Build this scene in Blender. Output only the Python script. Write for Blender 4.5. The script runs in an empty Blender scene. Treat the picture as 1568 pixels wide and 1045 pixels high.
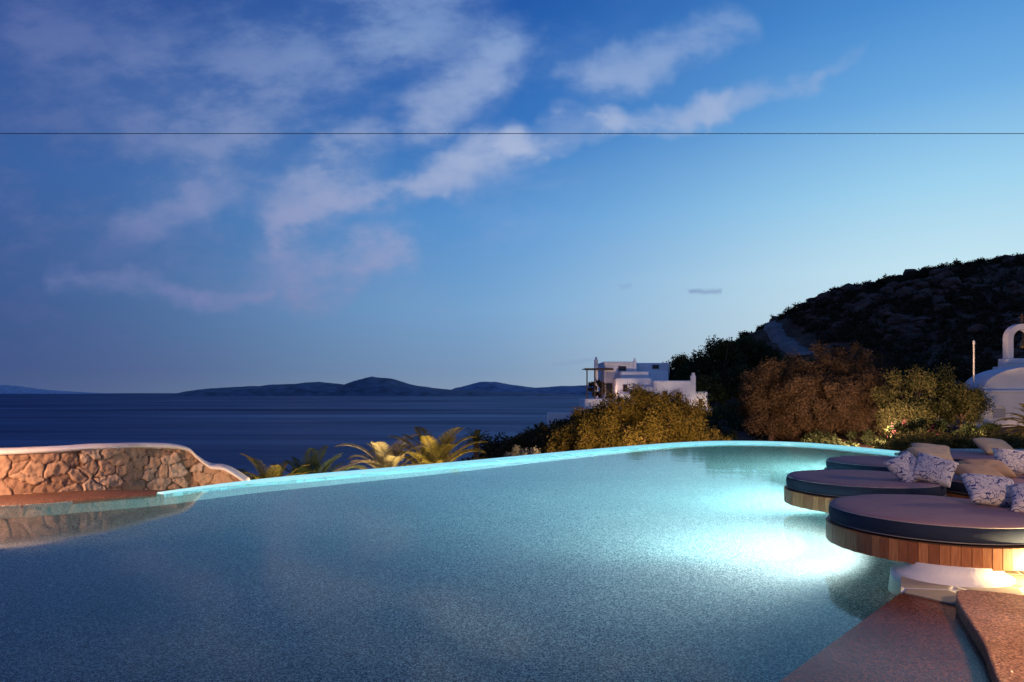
import bpy, bmesh, math, random
import numpy as np
from mathutils import Vector, Matrix, noise
random.seed(7); rng=np.random.default_rng(7)
S=bpy.context.scene; C=S.collection
S.view_settings.view_transform='Standard'; S.view_settings.look='None'; S.view_settings.exposure=0

def lin(c):
    return tuple(((v/255)/12.92 if v/255<=0.04045 else ((v/255+0.055)/1.055)**2.4) for v in c)+(1,)
# ------------------------------------------------------------------ helpers
def mesh_obj(name, verts, faces, mat=None, parent=None, smooth=False):
    me=bpy.data.meshes.new(name); me.from_pydata([tuple(v) for v in verts],[],[tuple(f) for f in faces]); me.update()
    if smooth: me.polygons.foreach_set('use_smooth',[True]*len(me.polygons))
    o=bpy.data.objects.new(name,me); C.objects.link(o)
    if mat: me.materials.append(mat)
    if parent: o.parent=parent
    return o
def empty(name,loc=(0,0,0)):
    e=bpy.data.objects.new(name,None); e.empty_display_size=.3; C.objects.link(e); e.location=(0,0,0); return e
def quads_obj(name, P, mat, parent=None):
    n=len(P)
    me=bpy.data.meshes.new(name)
    me.vertices.add(n*4); me.vertices.foreach_set('co',P.reshape(-1).astype(np.float32))
    me.loops.add(n*4); me.loops.foreach_set('vertex_index',np.arange(n*4,dtype=np.int32))
    me.polygons.add(n); me.polygons.foreach_set('loop_start',np.arange(0,n*4,4,dtype=np.int32))
    me.polygons.foreach_set('loop_total',np.full(n,4,dtype=np.int32))
    me.update(calc_edges=True); me.validate()
    o=bpy.data.objects.new(name,me); C.objects.link(o); me.materials.append(mat)
    if parent: o.parent=parent
    return o
class NT:
    def __init__(s,tree): s.t=tree; s.n=tree.nodes; s.l=tree.links
    def node(s,ty,**k):
        n=s.n.new(ty)
        for a,b in k.items(): setattr(n,a,b)
        return n
    def _in(s,sock,v):
        if v is None: return
        if isinstance(v,bpy.types.NodeSocket): s.l.new(v,sock)
        else: sock.default_value=v
    def math(s,op,a,b=None,c=None,clamp=False):
        n=s.node('ShaderNodeMath',operation=op,use_clamp=clamp)
        s._in(n.inputs[0],a); s._in(n.inputs[1],b); s._in(n.inputs[2],c); return n.outputs[0]
    def vm(s,op,a,b=None,scale=None):
        n=s.node('ShaderNodeVectorMath',operation=op)
        s._in(n.inputs[0],a); s._in(n.inputs[1],b)
        if scale is not None: s._in(n.inputs['Scale'],scale)
        return n.outputs['Value'] if op in('LENGTH','DOT_PRODUCT','DISTANCE') else n.outputs[0]
    def mix(s,f,a,b,blend='MIX'):
        n=s.node('ShaderNodeMix',data_type='RGBA',blend_type=blend)
        s._in(n.inputs[0],f); s._in(n.inputs[6],a); s._in(n.inputs[7],b); return n.outputs[2]
    def mr(s,v,a,b,c=0.,d=1.,smooth=False):
        n=s.node('ShaderNodeMapRange'); n.interpolation_type='SMOOTHSTEP' if smooth else 'LINEAR'
        s._in(n.inputs[0],v); n.inputs[1].default_value=a;n.inputs[2].default_value=b;n.inputs[3].default_value=c;n.inputs[4].default_value=d
        return n.outputs[0]
    def ramp(s,v,stops):
        n=s.node('ShaderNodeValToRGB'); s._in(n.inputs[0],v); cr=n.color_ramp
        while len(cr.elements)<len(stops): cr.elements.new(0.5)
        for e,(p,c) in zip(cr.elements,stops): e.position=p; e.color=c if len(c)==4 else tuple(c)+(1,)
        return n.outputs[0]
    def noise(s,vec,scale,detail=4,rough=.5,dist=0.,out=0):
        n=s.node('ShaderNodeTexNoise'); s._in(n.inputs['Vector'],vec); n.inputs['Scale'].default_value=scale
        n.inputs['Detail'].default_value=detail; n.inputs['Roughness'].default_value=rough; n.inputs['Distortion'].default_value=dist
        return n.outputs[out]
    def voro(s,vec,scale,feature='F1',out=0):
        n=s.node('ShaderNodeTexVoronoi',feature=feature); s._in(n.inputs['Vector'],vec); n.inputs['Scale'].default_value=scale
        return n.outputs[out]
    def bump(s,h,strength=.5,dist=.02):
        n=s.node('ShaderNodeBump'); s._in(n.inputs['Height'],h); n.inputs['Strength'].default_value=strength; n.inputs['Distance'].default_value=dist
        return n.outputs[0]
    def pos(s): return s.node('ShaderNodeNewGeometry').outputs['Position']
def newmat(name):
    m=bpy.data.materials.new(name); m.use_nodes=True; m.node_tree.nodes.clear(); t=NT(m.node_tree)
    t.outn=t.node('ShaderNodeOutputMaterial'); return m,t
def principled(t,base,rough=.6,spec=.5,normal=None,metal=0,**kw):
    p=t.node('ShaderNodeBsdfPrincipled'); t._in(p.inputs['Base Color'],base); t._in(p.inputs['Roughness'],rough)
    p.inputs['Specular IOR Level'].default_value=spec; p.inputs['Metallic'].default_value=metal
    if normal is not None: t._in(p.inputs['Normal'],normal)
    for k,v in kw.items(): t._in(p.inputs[k.replace('_',' ')],v)
    t.l.new(p.outputs[0],t.outn.inputs[0]); return p
def varied(name,c1,c2,scale=3,rough=.7,bs=.3,bscale=20,bdist=.02,spec=.4,detail=4):
    m,t=newmat(name); p=t.pos()
    col=t.ramp(t.noise(p,scale,detail),[(.3,c1),(.7,c2)])
    principled(t,col,rough,spec,t.bump(t.noise(p,bscale,3),bs,bdist)); return m
def leafmat(name,c1,c2,c3=None,rough=.6,transl=.2):
    m,t=newmat(name); g=t.node('ShaderNodeNewGeometry')
    st=[(0,c1),(.75,c2)]+([(1,c3)] if c3 else [])
    col=t.ramp(g.outputs['Random Per Island'],st)
    big=t.noise(g.outputs['Position'],.8,1)
    col=t.mix(t.mr(big,.35,.65,.0,.55),col,(c1[0]*.5,c1[1]*.5,c1[2]*.5,1))
    df=t.node('ShaderNodeBsdfDiffuse'); t._in(df.inputs[0],col)
    tr=t.node('ShaderNodeBsdfTranslucent'); t._in(tr.inputs[0],col)
    mx=t.node('ShaderNodeMixShader'); mx.inputs[0].default_value=transl
    t.l.new(df.outputs[0],mx.inputs[1]); t.l.new(tr.outputs[0],mx.inputs[2]); t.l.new(mx.outputs[0],t.outn.inputs[0]); return m

# ------------------------------------------------------------------ camera
H=1.7
cam=bpy.data.cameras.new('camera'); co=bpy.data.objects.new('camera',cam); C.objects.link(co)
co.location=(0,0,H); co.rotation_euler=(math.radians(90),0,0)
cam.lens=24; cam.sensor_width=36; cam.shift_y=79.5/1568; cam.clip_start=.05; cam.clip_end=200000
S.camera=co

# ------------------------------------------------------------------ sky
W=bpy.data.worlds.new('World'); S.world=W; W.use_nodes=True; W.node_tree.nodes.clear(); t=NT(W.node_tree)
d=t.node('ShaderNodeTexCoord').outputs['Generated']
sx=t.node('ShaderNodeSeparateXYZ'); t.l.new(d,sx.inputs[0]); x,y,z=sx.outputs
az=t.math('ARCTAN2',x,y)
hor=t.math('SQRT',t.math('ADD',t.math('MULTIPLY',x,x),t.math('MULTIPLY',y,y)))
e=t.math('DIVIDE',z,t.math('MAXIMUM',hor,.02))
ee=t.mr(e,0,.7)
def prof(l): return t.ramp(ee,[(p/.7,lin(c)) for p,c in l])
left=prof([(0,(70,90,132)),(.03,(60,84,132)),(.12,(56,88,142)),(.27,(56,96,158)),(.46,(50,84,150)),(.7,(38,66,130))])
cent=prof([(0,(138,158,182)),(.03,(126,155,188)),(.12,(122,168,211)),(.25,(92,152,212)),(.4,(50,112,188)),(.57,(34,88,168)),(.7,(30,74,150))])
right=prof([(0,(198,214,218)),(.07,(204,224,230)),(.16,(196,228,241)),(.26,(160,211,239)),(.38,(110,172,226)),(.5,(76,142,210)),(.7,(48,98,170))])
g=t.mix(t.mr(az,-.75,0.12,smooth=True),left,cent)
g=t.mix(t.mr(az,-.1,.62,smooth=True),g,right)
back=t.mr(y,.1,-.6)
g=t.mix(back,g,t.mix(.5,left,cent))
# clouds (defined on direction only)
ym=t.math('MAXIMUM',y,.05)
u=t.math('DIVIDE',x,ym); v=t.math('DIVIDE',z,ym)
cb=t.node('ShaderNodeCombineXYZ'); t.l.new(u,cb.inputs[0]); t.l.new(v,cb.inputs[1]); uv=cb.outputs[0]
wn=t.noise(uv,3.5,4,.55,0,1)
warp=t.vm('SCALE',t.vm('SUBTRACT',wn,(.5,.5,.5)),scale=.17)
flat=t.vm('MULTIPLY',t.vm('ADD',uv,warp),(1,1,0))
wn2=t.noise(uv,13,3,.62,0,1)
flat=t.vm('ADD',flat,t.vm('MULTIPLY',t.vm('SUBTRACT',wn2,(.5,.5,.5)),(.07,.07,0)))
def cap(ax,ay,bx,by,r,s):
    A=((ax-784)/1045,(602-ay)/1045,0); B=((bx-784)/1045,(602-by)/1045,0)
    D=(B[0]-A[0],B[1]-A[1],0); L=D[0]**2+D[1]**2+1e-9
    pa=t.vm('SUBTRACT',flat,A)
    h=t.math('DIVIDE',t.vm('DOT_PRODUCT',pa,D),L,clamp=True)
    sc=t.vm('SCALE',D,scale=h)
    dd=t.vm('DISTANCE',pa,sc)
    return t.mr(dd,0,r/1045,s,0,smooth=True)
caps=[(690,272,800,222,58,.95),(790,220,930,180,42,1.4),(930,180,1080,172,34,.8),(1080,172,1250,118,28,.5),(1250,110,1330,50,20,.25),
(650,170,780,75,66,.9),(900,115,1110,35,52,.75),(600,50,700,0,100,.55),(440,345,650,298,36,1.05),(450,320,560,240,66,.55),(200,335,300,310,50,.6),
(470,440,600,400,50,.85),(440,400,500,300,85,.5),(90,420,320,462,28,.55),(320,462,415,438,20,.5),(300,170,560,20,175,.42),(100,60,330,230,150,.28)]
tot=None
for c in caps:
    m_=cap(*c); tot=m_ if tot is None else t.math('ADD',tot,m_)
mp=t.node('ShaderNodeMapping'); t.l.new(uv,mp.inputs[0]); mp.inputs['Rotation'].default_value=(0,0,math.radians(-28)); mp.inputs['Scale'].default_value=(1,2.0,1)
n1=t.noise(mp.outputs[0],5.5,5,.6)
mask=t.math('MULTIPLY',tot,t.mr(n1,.34,.63,.22,1.2,smooth=True))
wide=t.math('MULTIPLY',t.mr(n1,.42,.80,0,.40,smooth=True),t.mr(u,.35,-.3,0,1,smooth=True))
wide=t.math('MULTIPLY',wide,t.mr(v,.02,.25,.1,1))
mask=t.math('ADD',mask,wide); mask=t.math('MULTIPLY',mask,t.mr(y,.08,.3)); mask=t.math('MULTIPLY',t.math('TANH',t.math('MULTIPLY',mask,1.15)),.93)
ccol=t.ramp(t.mr(v,.05,.55),[(0,lin((118,124,168))),(.3,lin((164,170,206))),(.6,lin((174,188,218))),(1,lin((136,166,212)))])
ccol=t.mix(t.mr(u,.0,-.6,0,.7),ccol,lin((92,114,172)))
g=t.mix(mask,g,ccol)
g=t.mix(t.math('MULTIPLY',t.mr(n1,.4,.65,.05,.25),t.mr(u,-.3,-.8,0,1)),g,lin((90,86,148)))
flat=t.vm('ADD',t.vm('MULTIPLY',uv,(1,1,0)),t.vm('MULTIPLY',t.vm('SUBTRACT',wn2,(.5,.5,.5)),(.09,.022,0)))
g=t.mix(t.math('MULTIPLY',t.math('ADD',cap(1060,448,1105,446,6.5,.75),t.math('ADD',cap(953,438,965,438,7,.3),cap(845,556,900,554,6,.3))),t.math('MULTIPLY',t.mr(n1,.3,.6,.5,1),t.mr(y,0,.1))),g,lin((120,144,184)))
g=t.mix(t.mr(e,-.003,-.03),g,lin((40,48,70)))
bg=t.node('ShaderNodeBackground'); t.l.new(g,bg.inputs[0]); bg.inputs[1].default_value=1.0
wo=t.node('ShaderNodeOutputWorld'); t.l.new(bg.outputs[0],wo.inputs[0])

# ------------------------------------------------------------------ lights
def lamp(name,loc,power,col,kind='POINT',radius=.1,target=None,angle=90,blend=.5):
    l=bpy.data.lights.new(name,kind); l.energy=power; l.color=col; l.shadow_soft_size=radius
    o=bpy.data.objects.new(name,l); C.objects.link(o); o.location=loc
    if kind=='SPOT':
        l.spot_size=math.radians(angle); l.spot_blend=blend
        o.rotation_euler=(Vector(target)-Vector(loc)).to_track_quat('-Z','Y').to_euler()
    return o
lamp('wall_garden_lamp',(-9.6,5.9,2.1),4600,(1,.60,.37),'SPOT',.15,(-7.3,12,.3),75)
lamp('palm_garden_lamp',(-3.0,17.9,-1.2),850,(1,.70,.30),radius=.1)
lamp('palm_garden_lamp.001',(-5.3,14.7,-.9),150,(1,.72,.32),radius=.1)
lamp('shrub_garden_lamp',(6.5,31,-.9),6800,(1,.56,.22),radius=.3)
lamp('tree_garden_lamp',(19.5,37,-.2),6500,(1,.56,.34),radius=.3)
lamp('chapel_garden_lamp',(25.0,35.5,-.2),1700,(1,.62,.30),radius=.3)
lamp('house_garden_lamp',(17,70,-.6),4500,(1,.72,.55),radius=.3)
lamp('deck_lamp',(4.3,3.1,1.7),350,(1,.60,.34),radius=.2)
lamp('under_bed_lamp',(4.75,5.85,.125),130,(1,.70,.30),radius=.012)
CY=(.45,.95,.94)
lamp('pool_lamp',(4.1,8.35,-.30),950,(.88,1,.97),'SPOT',.12,(2.9,8.9,-1.15),150,.6)
lamp('pool_lamp.001',(4.3,7.9,-.5),2700,CY,'SPOT',.12,(-2,13.8,-1.1),100,1)
lamp('pool_lamp.002',(6.2,11.1,-.5),6600,CY,'SPOT',.12,(0,16,-1.1),120,1)
lamp('pool_lamp.003',(9.3,15.2,-.5),10000,CY,'SPOT',.12,(4,19.5,-1.1),150,1)

# ------------------------------------------------------------------ pool
def catmull(P,n=8):
    out=[]
    P=[Vector(p) for p in P]
    for i in range(len(P)-1):
        p0=P[max(i-1,0)];p1=P[i];p2=P[i+1];p3=P[min(i+2,len(P)-1)]
        for k in range(n):
            s=k/n
            out.append(.5*((2*p1)+(p2-p0)*s+(2*p0-5*p1+4*p2-p3)*s*s+(3*p1-p0-3*p2+p3)*s**3))
    out.append(P[-1]); return out
leftedge=[(-13,8.4),(-10.3,9.35),(-7.7,10.27),(-6.8,10.8),(-5.86,11.5)]
rimpts=[(-5.86,11.5),(-4.97,12.65),(-3.74,13.77),(-1.27,16.0),(2.14,19.4),(5.5,22.3),(7.63,23.1),(9.6,22.2),(10.7,19.1)]
rightedge=[(10.7,19.1),(10.2,16),(8.2,13.2),(6.4,11.),(5.1,9.2),(4.2,7.4),(3.27,5.74)]
near=[(3.27,5.74),(1.54,3.96),(-.2,2.2),(-1.5,.8),(-2.5,-3),(-13,-3)]
LE=catmull(leftedge); RI=catmull(rimpts,10); RE=catmull(rightedge)
poly=LE[:-1]+RI[:-1]+RE[:-1]+[Vector(p) for p in near]
n=len(poly)
pool=empty('swimming_pool')
m,t=newmat('pool_pebble_finish'); p=t.pos()
sp=t.noise(p,70,2,.85)
col=t.ramp(sp,[(.38,(.026,.023,.022,1)),(.5,(.195,.19,.18,1)),(.62,(.74,.74,.71,1))])
big=t.noise(p,.45,2)
col=t.mix(t.mr(big,.3,.7,.05,.4),col,(.14,.145,.145,1))
principled(t,col,.6,.3); poolmat=m
fz=-1.15
vs=[(q[0],q[1],fz) for q in poly]
mesh_obj('floor',vs,[tuple(range(n))[::-1]],poolmat,pool)
vs=[(q[0],q[1],fz-.0) for q in poly]+[(q[0],q[1],.0) for q in poly]
mesh_obj('inner_walls',vs,[(i,(i+1)%n,n+(i+1)%n,n+i) for i in range(n)],poolmat,pool)
m,t=newmat('pool_water'); p=t.pos()
wv=t.noise(p,1.1,1,.5); wv2=t.noise(p,6,1,.5)
h=t.math('ADD',wv,t.math('MULTIPLY',wv2,.10))
nb=t.bump(h,.3,.010)
fr=t.node('ShaderNodeFresnel'); fr.inputs[0].default_value=1.333; t.l.new(nb,fr.inputs[1])
rf=t.node('ShaderNodeBsdfRefraction'); rf.inputs['IOR'].default_value=1.333; rf.inputs['Roughness'].default_value=0; rf.inputs[0].default_value=(.78,.97,1,1); t.l.new(nb,rf.inputs['Normal'])
gl=t.node('ShaderNodeBsdfGlossy'); gl.inputs['Roughness'].default_value=.06; gl.inputs[0].default_value=(.72,.80,.88,1); t.l.new(nb,gl.inputs['Normal'])
mx=t.node('ShaderNodeMixShader'); t.l.new(fr.outputs[0],mx.inputs[0]); t.l.new(rf.outputs[0],mx.inputs[1]); t.l.new(gl.outputs[0],mx.inputs[2]); t.l.new(mx.outputs[0],t.outn.inputs[0])
wobj=mesh_obj('pool_water',[(q[0],q[1],-.004) for q in poly],[tuple(range(n))],m,pool)
bm=bmesh.new(); bm.from_mesh(wobj.data); bmesh.ops.recalc_face_normals(bm,faces=bm.faces); 
for f in bm.faces:
    f.normal_update()
    if f.normal.z<0: f.normal_flip()
bm.to_mesh(wobj.data); bm.free()
def ribbon_section(path,section,closed_section=True):
    V=[];F=[];k=1
    for i,q in enumerate(path):
        a=path[max(i-1,0)];b=path[min(i+1,len(path)-1)]
        T=Vector((b[0]-a[0],b[1]-a[1])).normalized(); N=Vector((-T.y,T.x))
        sec=section(i/(len(path)-1)) if callable(section) else section
        k=len(sec)
        for o,zz in sec: V.append((q[0]+N.x*o,q[1]+N.y*o,zz))
    for i in range(len(path)-1):
        for j in range(k if closed_section else k-1):
            a=i*k+j;b=i*k+(j+1)%k; F.append((a,b,b+k,a+k))
    F.append(tuple(range(k))[::-1]); F.append(tuple((len(path)-1)*k+j for j in range(k)))
    return V,F
m,t=newmat('weir_tile_painted_glow'); p=t.pos()
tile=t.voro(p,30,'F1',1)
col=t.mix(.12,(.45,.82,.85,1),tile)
pp=principled(t,col,.25,.5); t._in(pp.inputs['Emission Color'],(.30,.82,.85,1)); pp.inputs['Emission Strength'].default_value=.68; rimmat=m  # tile is no lamp; emission stands in for pool light reaching the edge
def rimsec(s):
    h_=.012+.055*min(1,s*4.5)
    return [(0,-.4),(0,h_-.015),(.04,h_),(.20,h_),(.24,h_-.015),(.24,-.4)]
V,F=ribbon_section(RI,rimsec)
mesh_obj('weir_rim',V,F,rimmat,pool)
wht=varied('white_plaster',(.62,.62,.62,1),(.78,.77,.76,1),1.5,.8,.35,25,.01)
V,F=ribbon_section(LE[:-1]+RI,[(.02,-4),(.02,-.41),(.25,-.41),(.25,-4)])
mesh_obj('outer_wall',V,F,wht,pool)

# ------------------------------------------------------------------ deck on the right
def pebble(name,c1,c2,rough=.55,sc=70,bs=.6,spec=.5):
    m,t=newmat(name); p=t.pos()
    a=t.voro(p,sc,'F1',1); sep=t.node('ShaderNodeSeparateColor'); t.l.new(a,sep.inputs[0])
    big=t.noise(p,1.3,4)
    col=t.ramp(sep.outputs[0],[(0,c1),(.6,c2),(1,tuple(min(1,v*1.8) for v in c2[:3])+(1,))])
    col=t.mix(t.mr(big,.3,.7,0,.5),col,c1)
    principled(t,col,t.mr(big,.35,.65,rough*.5,rough),spec,t.bump(t.voro(p,sc),bs,.008)); return m
peb_wet=pebble('wet_pebble_paving',(.045,.014,.008,1),(.12,.038,.02,1),.2,85,.15,.25)
peb=pebble('pebble_coping',(.16,.07,.032,1),(.40,.19,.095,1),.8,75,.6,.3)
m,t=newmat('flagstone_paving'); p=t.pos()
ed=t.voro(p,2.6,'DISTANCE_TO_EDGE'); cc=t.voro(p,2.6,'F1',1); sep=t.node('ShaderNodeSeparateColor'); t.l.new(cc,sep.inputs[0])
st=t.ramp(sep.outputs[0],[(0,(.28,.23,.17,1)),(1,(.48,.42,.33,1))]); st=t.mix(t.mr(t.noise(p,9,5),.3,.7,0,.5),st,(.25,.2,.15,1))
col=t.mix(t.mr(ed,.02,.05),(.65,.62,.55,1),st)
principled(t,col,.7,.4,t.bump(t.mr(ed,0,.06),.5,.02)); flag=m
D2=[(v_[0],v_[1]) for v_ in RE]
deck=empty('pool_deck')
vv=[(q[0],q[1],.03) for q in D2]+[(3.5,5.4,.03),(4.2,3.5,.03),(4,-3,.03),(40,-3,.03),(40,19,.03),(12.5,20.5,.03)]
vv_l=[(a,b,-1.3) for a,b,c in vv]
nn=len(vv)
mesh_obj('paving',vv+vv_l,[tuple(range(nn))]+[(i,(i+1)%nn,nn+(i+1)%nn,nn+i) for i in range(nn)],flag,deck)
vp=[(3.27,5.74),(1.54,3.96),(-.2,2.2),(-1.5,.8),(-2.5,-3),(3.99,-3),(4.19,3.5),(3.49,5.4)]
nn=len(vp)
mesh_obj('wet_platform',[(a,b,.02) for a,b in vp]+[(a,b,-1.3) for a,b in vp],[tuple(range(nn))]+[(i,(i+1)%nn,nn+(i+1)%nn,nn+i) for i in range(nn)],peb_wet,deck)
inner=catmull([(3.56,5.47),(3.42,5.25),(3.22,4.83),(3.0,4.35),(2.78,3.95),(2.55,3.5),(2.2,2.6),(1.9,1.5)],8)
outer=catmull([(7.5,4.2),(6.4,4.45),(5.4,4.85),(4.7,5.1),(4.15,5.30),(3.8,5.46),(3.66,5.50)],6)
ring=[(q.x,q.y) for q in outer]+[(q.x,q.y) for q in inner]+[(1.9,1.0),(7.5,1.0)]
bm=bmesh.new(); top=[bm.verts.new((a,b,.118)) for a,b in ring]; f=bm.faces.new(top); f.normal_update()
if f.normal.z<0: f.normal_flip()
r_=bmesh.ops.extrude_face_region(bm,geom=[f]); 
for v_ in [g_ for g_ in r_['geom'] if isinstance(g_,bmesh.types.BMVert)]: v_.co.z=0.0
bmesh.ops.recalc_face_normals(bm,faces=bm.faces)
eds=[e_ for e_ in bm.edges if abs(e_.verts[0].co.z-.118)<1e-5 and abs(e_.verts[1].co.z-.118)<1e-5]
bmesh.ops.bevel(bm,geom=eds,offset=.014,segments=2,profile=.5,affect='EDGES')
me=bpy.data.meshes.new('curved_kerb'); bm.to_mesh(me); bm.free(); o=bpy.data.objects.new('curved_kerb',me); C.objects.link(o); me.materials.append(peb); o.parent=deck

# ------------------------------------------------------------------ round daybeds
def lathe(name,prof,center,mat,parent,seg=96,smooth=True,sx=1,sy=1):
    V=[];F=[]
    for i in range(seg):
        a=2*math.pi*i/seg
        for r,zz in prof: V.append((center[0]+r*sx*math.cos(a),center[1]+r*sy*math.sin(a),zz))
    k=len(prof)
    for i in range(seg):
        for j in range(k-1):
            a=i*k+j;b=((i+1)%seg)*k+j; F.append((a,b,b+1,a+1))
    if prof[-1][0]>0: F.append(tuple(i*k+k-1 for i in range(seg)))
    if prof[0][0]>0: F.append(tuple(i*k for i in range(seg))[::-1])
    return mesh_obj(name,V,F,mat,parent,smooth)
def fabric(name,c,sc=260):
    m,t=newmat(name); p=t.pos(); nz=t.noise(p,sc,1); b2=t.noise(p,5,3)
    col=t.mix(t.mr(b2,.3,.7,0,.35),c,tuple(v*.7 for v in c[:3])+(1,))
    principled(t,col,.85,.2,t.bump(t.math('ADD',nz,t.math('MULTIPLY',b2,2.)),.35,.006)); return m
ftop=fabric('taupe_fabric',(.31,.19,.20,1)); fside=fabric('navy_fabric',(.016,.026,.055,1)); fpipe=fabric('white_piping',(.5,.48,.48,1))
m,t=newmat('teak_planks'); g_=t.node('ShaderNodeNewGeometry'); mp=t.node('ShaderNodeMapping'); t.l.new(g_.outputs['Position'],mp.inputs[0]); mp.inputs['Scale'].default_value=(1,1,.12)
gr=t.noise(mp.outputs[0],60,4,.6)
col=t.ramp(g_.outputs['Random Per Island'],[(0,(.20,.07,.03,1)),(.5,(.34,.13,.05,1)),(1,(.48,.21,.085,1))])
col=t.mix(t.mr(gr,.35,.65,0,.55),col,(.14,.048,.02,1))
principled(t,col,.5,.35,t.bump(gr,.3,.004)); teak=m
dark=varied('dark_board',(.05,.03,.02,1),(.08,.05,.035,1),4)
def daybed(cx,cy,R=1.0,first=False):
    e_=empty('round_daybed')
    seg=96
    r=R-.015
    lathe('mattress_side',[(r-.03,.345),(r-.005,.36),(r+.006,.40),(r+.008,.45),(r,.49),(r-.012,.505)],(cx,cy),fside,e_,seg)
    V=[];F=[];rings=[1,.985,.93,.8,.65,.5,.35,.2,.08]; zr=[.5055,.518,.529,.533,.534,.534,.533,.532,.532]
    for k_,(f_,z_) in enumerate(zip(rings,zr)):
        for i in range(seg):
            a=2*math.pi*i/seg; X_=cx+(r-.012)*f_*math.cos(a); Y_=cy+(r-.012)*f_*math.sin(a)
            w_=0 if k_<1 else .006*noise.noise(Vector((X_*2.5,Y_*2.5,0)))
            V.append((X_,Y_,z_+w_))
    for k_ in range(len(rings)-1):
        for i in range(seg): F.append((k_*seg+i,k_*seg+(i+1)%seg,(k_+1)*seg+(i+1)%seg,(k_+1)*seg+i))
    F.append(tuple((len(rings)-1)*seg+i for i in range(seg)))
    mesh_obj('mattress_top',V,F,ftop,e_,True)
    for zz in(.506,.362):
        V=[];F=[]; N=seg*8
        for i in range(N):
            a=2*math.pi*i/N
            for j in range(5):
                b=2*math.pi*j/5; rr=r-.003+.0045*math.cos(b); V.append((cx+rr*math.cos(a),cy+rr*math.sin(a),zz+.0045*math.sin(b)))
        for i in range(0,N,2):
            for j in range(5):
                F.append((i*5+j,((i+1)%N)*5+j,((i+1)%N)*5+(j+1)%5,i*5+(j+1)%5))
        mesh_obj('piping',V,F,fpipe,e_)
    V=[];F=[];NP=78
    for i in range(NP):
        a0=2*math.pi*i/NP+.0018; a1=2*math.pi*(i+1)/NP-.0018; ro=R+.02+random.uniform(-.003,.003); ri=R-.02
        b=len(V); z0=.14+random.uniform(-.003,.003)
        for zz in(z0,.335):
            for rr,aa in((ri,a0),(ro,a0),(ro,a1),(ri,a1)): V.append((cx+rr*math.cos(aa),cy+rr*math.sin(aa),zz))
        F+=[(b,b+3,b+2,b+1),(b+4,b+5,b+6,b+7),(b,b+1,b+5,b+4),(b+1,b+2,b+6,b+5),(b+2,b+3,b+7,b+6),(b+3,b,b+4,b+7)]
    mesh_obj('plank_skirt',V,F,teak,e_)
    lathe('base_board',[(R-.03,.16),(R-.03,.338)],(cx,cy),dark,e_,seg,False)
    if first: lathe('pedestal',[(.52,-.6),(.5,.034),(.46,.05),(.40,.10),(.38,.158)],(4.05,6.3),wht,e_,64,True,1.0,.9)
    else: lathe('pedestal',[(.62,-1.2),(.6,0),(.5,.06),(.46,.158)],(cx+.15,cy),wht,e_,64)
    return e_
daybed(4.34,7.0,1.0,True); daybed(4.9,9.54); daybed(6.55,11.87); daybed(8.6,13.2); daybed(6.95,9.35); daybed(9.4,11.2)
def patt(name):
    m,t=newmat(name); tc=t.node('ShaderNodeTexCoord').outputs['Object']
    a=t.noise(tc,7,1,.5,1.4); b=t.noise(tc,13,1,.5,2.0)
    l1=t.math('ABSOLUTE',t.math('SUBTRACT',a,.5)); l2=t.math('ABSOLUTE',t.math('SUBTRACT',b,.45))
    m1=t.mr(l1,.018,.03,1,0); m2=t.mr(l2,.010,.018,1,0)
    mm=t.math('MAXIMUM',m1,m2)
    col=t.mix(mm,(.62,.57,.55,1),(.05,.07,.20,1))
    principled(t,col,.9,.2,t.bump(t.noise(tc,7,3),.5,.02)); return m
pat=patt('botanical_print_fabric'); beige=fabric('beige_fabric',(.44,.29,.18,1)); cream=fabric('cream_fabric',(.54,.42,.28,1))
def pillow(loc,w,h,th,tilt,yaw,mat,roll=0):
    N=22; V=[];F=[]
    for s in(1,-1):
        for i in range(N+1):
            for j in range(N+1):
                a=-1+2*i/N;b=-1+2*j/N
                X=a*w/2*(1-.07*(1-b*b)*abs(a)**3)
                Y=b*h/2*(1-.07*(1-a*a)*abs(b)**3)
                tt=((1-a**4)*(1-b**4))**.55
                wr=noise.noise(Vector((a*2.2+loc[0]*7,b*2.2+loc[1]*5,s)))*.16+noise.noise(Vector((a*5+loc[0]*7,b*5+loc[1]*5,s)))*.07
                V.append((X,Y,s*th/2*tt*(1+wr)))
    k=(N+1)**2
    for s in range(2):
        for i in range(N):
            for j in range(N):
                a=s*k+i*(N+1)+j; f=(a,a+N+1,a+N+2,a+1); F.append(f if s==0 else f[::-1])
    o=mesh_obj('throw_pillow',V,F,mat,None,True)
    bm=bmesh.new(); bm.from_mesh(o.data); bmesh.ops.remove_doubles(bm,verts=bm.verts,dist=.0005); bm.to_mesh(o.data); bm.free()
    o.rotation_euler=(math.radians(tilt),math.radians(roll),math.radians(yaw)); o.location=loc
    return o
pillow((5.03,7.15,.68),.52,.42,.18,36,-10,pat,6)
pillow((5.2,6.72,.66),.50,.42,.18,30,-36,pat,-5)
pillow((5.30,9.15,.69),.50,.44,.18,44,24,pat,-16)
pillow((5.55,8.98,.69),.48,.44,.18,45,-38,pat,14)
pillow((6.2,9.1,.63),.62,.42,.16,16,10,beige,4)
pillow((6.6,9.5,.64),.60,.42,.18,22,-10,beige,0)
pillow((7.2,9.75,.70),.55,.45,.18,50,-20,pat,5)
pillow((7.35,9.2,.63),.6,.42,.16,18,-15,cream,0)
pillow((7.1,11.6,.65),.60,.42,.18,28,12,cream,0)
pillow((7.35,11.95,.66),.62,.42,.18,32,-18,cream,5)
pillow((9.2,13.0,.67),.7,.45,.2,34,10,cream,5)
pillow((9.55,11.3,.68),.7,.45,.2,38,-15,beige,-5)
pillow((9.0,10.9,.67),.6,.45,.2,34,15,cream,5)
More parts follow.
